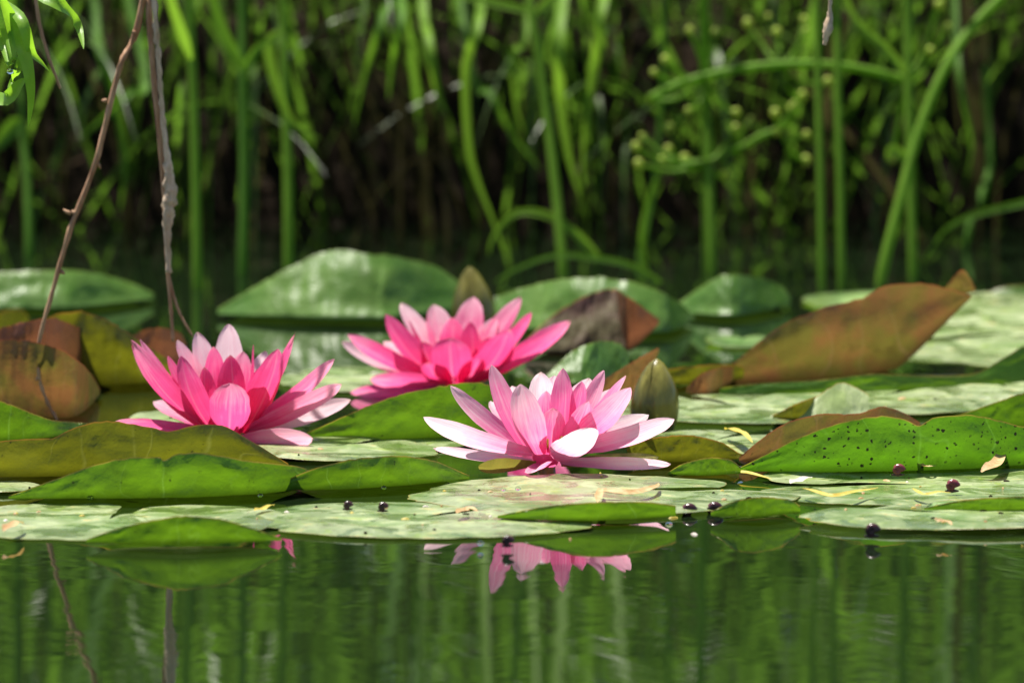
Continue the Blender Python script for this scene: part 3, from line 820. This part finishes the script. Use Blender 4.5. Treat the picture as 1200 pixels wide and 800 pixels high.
stem("stout bright green stem left of centre with a drooping leaf", [(338, 318), (337, 200), (333, 80), (330, -60), (320, -420)], 5.74, 17, leaf=[([(334, 40), (318, 48), (318, 80), (340, 140), (376, 164)], 18)])
stem("tall yellow green stem in the centre, leaning left", [(660, 328), (652, 230), (640, 130), (624, 20), (608, -90), (585, -420)], 5.70, 17, leaf=[([(625, 14, 0), (580, 4, 0), (530, -8, 0), (470, -30, 0)], 13), ([(628, 16), (655, -8), (690, -40)], 14)])
stem("stem carrying the water plantain side of the right background", [(834, 322), (831, 200), (827, 80), (824, -60), (815, -420)], 5.74, 16)
stem("left one of a close pair of stems right of centre", [(963, 345), (961, 200), (958, 80), (956, -60), (950, -420)], 5.62, 13)
stem("right one of a close pair of stems right of centre", [(986, 345), (984, 200), (981, 80), (980, -60), (975, -420)], 5.62, 14)
stem("stout stem near the right edge joined by a slanting stalk", [(1070, 330), (1067, 200), (1064, 80), (1062, -60), (1055, -420)], 5.70, 17, leaf=[([(1066, 190), (1046, 175), (1040, 188)], 16), ([(1063, 92), (1040, 60), (1000, 20), (985, -40)], 14)])
stem("greyish green stalk slanting up to the right corner", [(1032, 335), (1056, 230), (1078, 150), (1110, 75), (1150, 20), (1230, -60), (1360, -240)], 5.66, 18, 'stem')
stem("thin stem at the far left edge", [(34, 300), (32, 220), (26, 140), (20, 20), (10, -400)], 5.86, 15, 'stem_dark', leaf=[([(26, 140), (6, 160), (-20, 190)], 26)])
stem("faint stem right of the centre gap", [(750, 318), (758, 260), (768, 200), (778, 60), (790, -380)], 5.84, 11, 'stem_dark')
stem("curved dark stem at the right edge with a bowed base", [(1130, 268), (1150, 230), (1160, 190), (1156, 120), (1150, 0), (1146, -380)], 5.95, 13, 'stem_dark')

BL = "long grass blades bowing on the far bank"
def blade(label, pts, Y, wpx, mat='stem', fold=.3):
    path = px_path(pts, Y, 34)
    o = strap_leaf("grass_blade", path, wpx * .78 * Y / FPX, M[mat], None, fold=fold, root_w=.6)
    return tag(o, label, "grass blade", BL)
blade("broad pale blade hanging beside the tall centre stem", [(645, -330, .2), (660, -60, .08), (655, 40), (657, 120), (668, 190), (682, 236)], 5.82, 20)
blade("second broad blade, right of the pale one at centre", [(740, -330, .2), (716, -60, .08), (705, 10), (696, 80), (686, 150), (682, 215)], 5.84, 18)
blade("wavy blade crossing left of the centre stem", [(570, -330, .2), (566, -40, .08), (560, 30), (546, 80), (549, 170), (560, 215), (578, 260), (600, 320)], 5.80, 15)
blade("narrow blade curving close left of the centre stem", [(628, -300, .2), (618, 20), (602, 60), (604, 120), (615, 160)], 5.88, 11)
blade("low arched blade touching the water by the slender bud", [(700, 300), (672, 272), (640, 252), (605, 250), (580, 275), (572, 300)], 5.72, 13)
blade("second lower arched blade near the slender bud", [(780, 335), (740, 312), (700, 303), (650, 300), (600, 318), (575, 335)], 5.68, 9, 'stem_dark')
blade("grey tipped blade hanging at upper left of centre", [(486, -330, .2), (470, -50, .08), (470, 20), (460, 70), (455, 118)], 5.86, 15, 'stem_dark')
blade("blade hanging left of the grey tipped one", [(440, -330, .2), (465, -40, .08), (448, 20), (430, 80), (414, 150)], 5.88, 14, 'stem_dark')
blade("blade pointing down right of the grey tipped one", [(490, -330, .2), (494, -20, .08), (503, 50), (513, 110), (525, 135)], 5.86, 16)
blade("blade looping low at the right edge of the bank", [(1250, 225), (1200, 238), (1150, 250), (1110, 268), (1080, 310)], 5.80, 10, 'stem_dark')
blade("blade hanging in the right background by the stout stem", [(1110, -330, .2), (1118, 0, .05), (1124, 90), (1138, 160), (1136, 200)], 5.86, 12, 'stem_dark')
blade("short blade below the water plantain buds", [(760, 330), (752, 290), (757, 250), (768, 214), (776, 200)], 5.80, 10, 'stem_dark')
blade("blade drooping past the left stout stem into the dark", [(100, -330, .2), (110, 0, .05), (118, 60), (138, 130), (146, 200), (140, 250)], 5.90, 16, 'stem_dark')
blade("grey green blade slanting between the two hanging twigs", [(60, -330, .2), (165, 60, .05), (150, 110), (120, 140), (92, 164)], 5.86, 14, 'stem_dark')
blade("slanting blade deep in shade left of the centre stem", [(500, -330, .3), (548, 60, .05), (575, 110), (605, 165), (635, 200)], 5.96, 13, 'stem_dark')

# water plantain: whorled branches with round green buds
pl = thing("water_plantain", "branching seed head with round yellow green buds, upper right", "water plantain", D(829, 320, 5.76))
YP = 5.77
tube("main_stalk", px_path([(829, 330), (828, 190), (826, 90), (824, -40), (820, -330)], YP, 24), [.0034] * 24, M['stem'], pl, 8)
tube("side_stalk", px_path([(760, 116), (800, 97), (850, 84), (910, 76), (970, 76), (1020, 83), (1062, 94)], YP - .02, 30), [.0027] * 30, M['stem'], pl, 8)
nodes = [(826, 92), (828, 190), (915, 76), (912, 150), (1062, 94)]
tips = {0: [(766, 85), (762, 118), (806, 130), (808, 36), (838, 38), (783, 150), (862, 132), (779, 70)],
        1: [(745, 172), (748, 192), (775, 188), (802, 186), (752, 160), (876, 146), (862, 150), (783, 175), (850, 205)],
        2: [(876, 28), (910, 38), (942, 24), (970, 96), (944, 36), (900, 20), (938, 118)],
        3: [(908, 133), (930, 122), (941, 112), (944, 188), (910, 154), (945, 158), (880, 140), (928, 128)],
        4: [(1045, 186), (1110, 32), (1100, 6), (1090, 60)]}
tube("side_stalk", px_path([(828, 190), (862, 176), (890, 160), (912, 150), (930, 128)], YP - .01, 16), [.002] * 16, M['stem'], pl, 7)
rs = random.Random(3)
for k, ts in tips.items():
    x0, y0 = nodes[k]
    for (x, y) in ts:
        zoff = rs.uniform(-.04, .03)
        mid = ((x0 + x) / 2 + rs.uniform(-6, 6), (y0 + y) / 2 + 10)
        if math.hypot(x - x0, y - y0) > 12:
            tube("branchlet", px_path([(x0, y0, -.01), (mid[0], mid[1], zoff * .5), (x, y, zoff)], YP, 9), [.0013] * 9, M['stem'], pl, 6)
        c = D(x, y, YP + zoff)
        V, F = [], []
        rr = rs.uniform(.0020, .0034)
        for i in range(9):
            th = math.pi * i / 8
            for q in range(10):
                a = q * .6283
                bump_ = 1 + .10 * math.cos(3 * a)
                V.append(c + Vector((rr * math.sin(th) * math.cos(a) * bump_, rr * math.sin(th) * math.sin(a) * bump_, -rr * 1.12 * math.cos(th))))
        for i in range(8):
            for q in range(10):
                F.append((i * 10 + q, i * 10 + (q + 1) % 10, (i + 1) * 10 + (q + 1) % 10, (i + 1) * 10 + q))
        mesh("flower_bud", V, F, M['bead'], pl)

# the bank's grass: one uncountable mass
def grass_mass(name, n, seed, fn, mat, segs=11):
    rs = random.Random(seed)
    V, F = [], []
    for _ in range(n):
        root, lean_d, hgt, droop, wid, bend, hang = fn(rs)
        b0 = len(V)
        side = Vector((-lean_d.y, lean_d.x, 0)).normalized()
        yaw = rs.uniform(-.9, .9)
        side = (side * math.cos(yaw) + lean_d * math.sin(yaw))
        ph = rs.uniform(0, 6)
        for i in range(segs + 1):
            t = i / segs
            p = root + lean_d * (droop * (t ** bend)) + Vector((0, 0, hgt * (3.0 * t * (1 - t) + hang * t * t) if hang < .9 else hgt * t))
            p += side * .008 * math.sin(ph + t * 2.5) * t
            w_ = wid * .5 * min(1, .5 + t * 2) * max(.03, (1 - t ** 2.5))
            V += [p - side * w_, p + Vector((0, 0, -.25 * w_)) + lean_d * w_ * .3, p + side * w_]
        for i in range(segs):
            for j in range(2):
                a = b0 + i * 3 + j
                F.append((a, a + 1, a + 4, a + 3))
    return tag(mesh(name, V, F, mat), kind="stuff")
def fn_bow(rs):
    y = rs.uniform(6.10, 6.75); x = rs.uniform(-1.3, 1.3)
    a = rs.gauss(-90, 58)
    d = Vector((math.cos(R(a)), math.sin(R(a)), 0))
    h = rs.uniform(.14, .36)
    return Vector((x, y, bank_h(x, y) - .01)), d, h, rs.uniform(.12, .42), rs.uniform(.0025, .0075), rs.uniform(.7, 1.2), rs.uniform(.5, .9) - .02
def fn_hang(rs):
    y = rs.uniform(6.12, 6.22); x = rs.uniform(-1.3, 1.3)
    a = rs.gauss(-90, 30)
    d = Vector((math.cos(R(a)), math.sin(R(a)), 0))
    h = rs.uniform(.09, .2)
    return Vector((x, y, bank_h(x, y) + .02)), d, h, rs.uniform(.08, .24), rs.uniform(.003, .007), rs.uniform(.55, .8), rs.uniform(-.8, .1) * .1 / h
def fn_tall(rs):
    y = rs.uniform(6.55, 7.6); x = rs.uniform(-1.6, 1.6)
    a = rs.uniform(0, 360)
    d = Vector((math.cos(R(a)), math.sin(R(a)), 0))
    return Vector((x, y, bank_h(x, y) - .01)), d, rs.uniform(.3, .65), rs.uniform(.02, .3), rs.uniform(.005, .011), rs.uniform(1.5, 2.5), 1.0
def fn_low(rs):
    y = rs.uniform(5.92, 6.2); x = rs.uniform(-1.3, 1.3)
    a = rs.uniform(0, 360)
    d = Vector((math.cos(R(a)), math.sin(R(a)), 0))
    return Vector((x, y, max(-.02, bank_h(x, y) - .01))), d, rs.uniform(.1, .5), rs.uniform(.0, .2), rs.uniform(.003, .007), rs.uniform(1.2, 2.5), 1.0
def grassy(name, a, b, c, tc, rough=.38, spec=.5):
    s = NT(name)
    o = s.obj()
    n1 = s.noise(o, 14, 3); n2 = s.noise(o, 90, 2)
    cc = s.mix(s.rng(n1, .35, .65), a, b)
    cc = s.mix(s.rng(n2, .56, .7), cc, c)
    return s.leafy(cc, tc, .5, rough, spec)
M['grass'] = grassy("bank_grass_blades", (0.05, 0.115, 0.012), (0.085, 0.165, 0.02), (0.13, 0.18, 0.06), (0.12, 0.25, 0.02))
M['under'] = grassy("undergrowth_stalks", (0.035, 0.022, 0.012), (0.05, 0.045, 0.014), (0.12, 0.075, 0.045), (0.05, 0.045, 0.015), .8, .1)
grass_mass("bank_grass", 2300, 11, fn_bow, M['grass'])
grass_mass("hanging_grass", 70, 21, fn_hang, M['grass'], 16)
M['tall'] = grassy("tall_grass_blades", (0.032, 0.08, 0.010), (0.055, 0.12, 0.016), (0.11, 0.15, 0.05), (0.06, 0.13, 0.010))
grass_mass("tall_grass", 3000, 12, fn_tall, M['tall'])
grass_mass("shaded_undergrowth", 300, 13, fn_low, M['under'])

# ------------------------------------------------------------------ small things on the pads
def litter(label, pts, wpx, mat, z=.006, cat="fallen leaf", name="fallen_leaf", group="leaf litter on the pads", raise_=0.0):
    n = 14
    base = [W(x, y, z) for x, y in pts]
    path = curve_pts(base, n)
    path = [p_ + Vector((0, 0, raise_ * math.sin(i / (n - 1) * 3.0) + .0004 * math.sin(i * .9))) for i, p_ in enumerate(path)]
    o = strap_leaf(name, path, wpx * .68 * base[0].y / FPX, mat, None, fold=.3, face=Vector((.1, -.35, 1)), taper=.8, root_w=.15)
    return tag(o, label, cat, group)
litter("bright yellow willow leaf floating below the small green tongue", [(826, 556), (850, 553), (875, 555), (905, 560)], 24, M['yellow'], .003)
litter("yellow bent leaf on the pale pad left of the brown rolled edge", [(850, 503), (862, 510), (872, 515), (882, 519)], 22, M['yellow'], .008, raise_=.003)
litter("pale yellow sliver lying across the right pad", [(940, 572), (970, 580), (1000, 577), (1030, 570)], 16, M['yellow'], .007)
litter("short yellow crescent by the right maroon snail", [(1068, 572), (1080, 578), (1100, 577), (1115, 576)], 10, M['yellow'], .007)
litter("orange dry leaf standing at the right edge of the big pad", [(1150, 553), (1166, 551), (1174, 540), (1178, 525)], 26, M['tan'], .006, raise_=.004)
litter("tan hooked scrap above the left maroon snail", [(1073, 541), (1080, 548), (1090, 551), (1098, 545)], 12, M['tan'], .006, raise_=.002)
litter("orange scrap on the left front pad", [(4, 622), (16, 618), (28, 613)], 20, M['tan'], .006, raise_=.002)
litter("tan flake on the pad under the front flower's right side", [(700, 575), (735, 577), (765, 572), (772, 565)], 22, M['tan'], .008)
litter("small white flake standing on the pad under the front flower", [(700, 588), (703, 580), (705, 574)], 16, M['tan'], .008, raise_=.002)
litter("ochre leaf scrap at the left rim of the dark green shaded rim", [(535, 601), (548, 596), (560, 598)], 18, M['tan'], .007)
litter("white narrow petal scrap by the right pad's left end", [(926, 566), (938, 562), (952, 558)], 18, M['cream'], .006, "fallen petal", "fallen_petal")
litter("pink scrap on the nearest right pad", [(1098, 611), (1108, 611), (1116, 614)], 16, M['tan'], .008)
litter("yellow stained curl at the tip of the left front pad", [(298, 598), (310, 595), (322, 590)], 12, M['yellow'], .006)
def snail(label, px, py, r, mat, z=.004):
    c = W(px, py, z)
    root = thing("pond_snail", label, "snail", c, "small snails on the pads")
    pts, rad = [], []
    for i in range(44):
        t = i / 43
        a = t * 4.6 * math.pi
        g = math.exp(-2.3 * t)
        pts.append(c + Vector((r * .62 * g * math.cos(a), -r * .55 * (1 - g) + r * .1, r * .75 + r * .62 * g * math.sin(a))))
        rad.append(max(.0002, r * .66 * g))
    tube("shell", pts, rad, mat, root, 12)
    tube("foot", [c + Vector((-r * .9, 0, r * .1)), c + Vector((0, -.1 * r, r * .16)), c + Vector((r * 1.0, 0, r * .12))], [r * .12, r * .3, r * .1], M['shell'], root, 8)
    return root
snail("maroon snail on the right pad, the left and upper one of two", 1052, 557, .0036, M['shell_red'])
snail("maroon snail on the right pad, the right and lower one of two", 1115, 576, .0038, M['shell_red'])
snail("dark snail at the front edge of the nearest right pad", 1021, 629, .0040, M['shell'], .002)
snail("large dark drop at the waterline, left of the little cupped leaf", 806, 606, .0042, M['shell'], -.0015)  # a large dark water drop, built with the snail shape
snail("large dark drop touching the little cupped leaf", 836, 605, .0044, M['shell'], -.0015)  # second dark water drop, same borrowed snail shape
snail("dark snail on the front edge of the nearest centre pad", 594, 640, .0032, M['shell'], .002)
snail("dark snail by the near left pads, left one of two", 407, 597, .0026, M['shell'], .004)
snail("dark snail by the near left pads, right one of two", 448, 599, .0028, M['shell'], .004)

# drops of water caught on leaf edges
def drop_material():
    t = NT("water_drop")
    p = t.bsdf((0.95, 0.97, 0.95), 0.02, 0.6)
    p.inputs["Transmission Weight"].default_value = 1.0
    p.inputs["IOR"].default_value = 1.33
    t.l(p.outputs[0], t.out.inputs[0])
    return t.m
M['drop'] = drop_material()
def drop(label, px, py, Y_or_none, rpx, z=.004):
    c = W(px, py, z) if Y_or_none is None else D(px, py, Y_or_none)
    r_ = rpx * c.y / FPX
    V, F = [], []
    for i in range(11):
        th = math.pi * i / 10
        for q in range(14):
            a = q * math.pi / 7
            V.append(c + Vector((r_ * math.sin(th) * math.cos(a), r_ * math.sin(th) * math.sin(a), -r_ * .8 * math.cos(th))))
    for i in range(10):
        for q in range(14):
            F.append((i * 14 + q, i * 14 + (q + 1) % 14, (i + 1) * 14 + (q + 1) % 14, (i + 1) * 14 + q))
    return tag(mesh("water_drop", V, F, M['drop']), label, "water drop", "drops of water on the leaves")
drop("glinting drop at the left end of the long creased green leaf", 106, 583, None, 4)
drop("upper drop of a pair below the green leaf edge left of the front flower", 450, 571, None, 3)
drop("drop beside the olive front sepal of the front flower", 607, 572, None, 3.5, .007)
drop("drop just left of the olive front sepal of the front flower", 590, 573, None, 3, .007)
drop("drop at the near right end of the dark green shaded rim", 784, 596, None, 4.5)
drop("drop on the front rim of the nearest centre pad", 563, 636, None, 4, .003)
drop("drop hanging at the willow leaf tips, top left", 12, 84, YW, 4)
drop("drop at the left tip of the speckled green leaf", 868, 549, None, 4)
drop("drop at the foot of the long creased leaf, right of its crease", 305, 580, None, 3)
drop("drop on the corner of the big pad above the left maroon snail", 1043, 545, None, 4, .006)

# crumbs of seed, petal and leaf lying on the pads and floating on the water: uncountable
bpy.context.view_layer.update()
dg = bpy.context.evaluated_depsgraph_get()
rs = random.Random(77)
V, F, mi = [], [], []
tries = 0
while len(F) < 13 * 120 and tries < 4000:
    tries += 1
    px_, py_ = rs.uniform(-60, 1260), rs.choice([rs.uniform(440, 640), rs.uniform(560, 645)])
    g = W(px_, py_)
    ok, loc, nor, _, ob, _ = scene.ray_cast(dg, Vector((g.x, g.y, .3)), Vector((0, 0, -1)))
    if not ok or not ob.name.startswith(("lily_pad", "water")) or ob.name.startswith("water_") or loc.z > .012 or nor.z < .9: continue
    if ob.name == "water" and rs.random() < .85: continue
    r1 = rs.uniform(.0004, .0010) * (1.8 if rs.random() < .12 else 1)
    el, a0 = rs.uniform(1, 3.2), rs.uniform(0, 3.14)
    b = len(V)
    k = 6
    for ring, (sc_, zz_) in enumerate(((1, .0001), (.75, .0006), (.2, .0009))):
        for q in range(k):
            a = q * 6.2832 / k
            x, y = r1 * el * math.cos(a) * sc_ * rs.uniform(.8, 1.2), r1 * math.sin(a) * sc_ * rs.uniform(.8, 1.2)
            V.append((loc.x + x * math.cos(a0) - y * math.sin(a0), loc.y + x * math.sin(a0) + y * math.cos(a0), loc.z + zz_))
    m_ = rs.choice([0, 0, 1, 1, 2, 3])
    for ring in range(2):
        for q in range(k):
            F.append((b + ring * k + q, b + ring * k + (q + 1) % k, b + (ring + 1) * k + (q + 1) % k, b + (ring + 1) * k + q)); mi.append(m_)
    F.append(tuple(b + 2 * k + q for q in range(k))); mi.append(m_)
crumbs = mesh("plant_debris", V, F, [M['tan'], M['soil'], M['yellow'], M['cream']])
crumbs.data.polygons.foreach_set("material_index", mi)
tag(crumbs, kind="stuff")
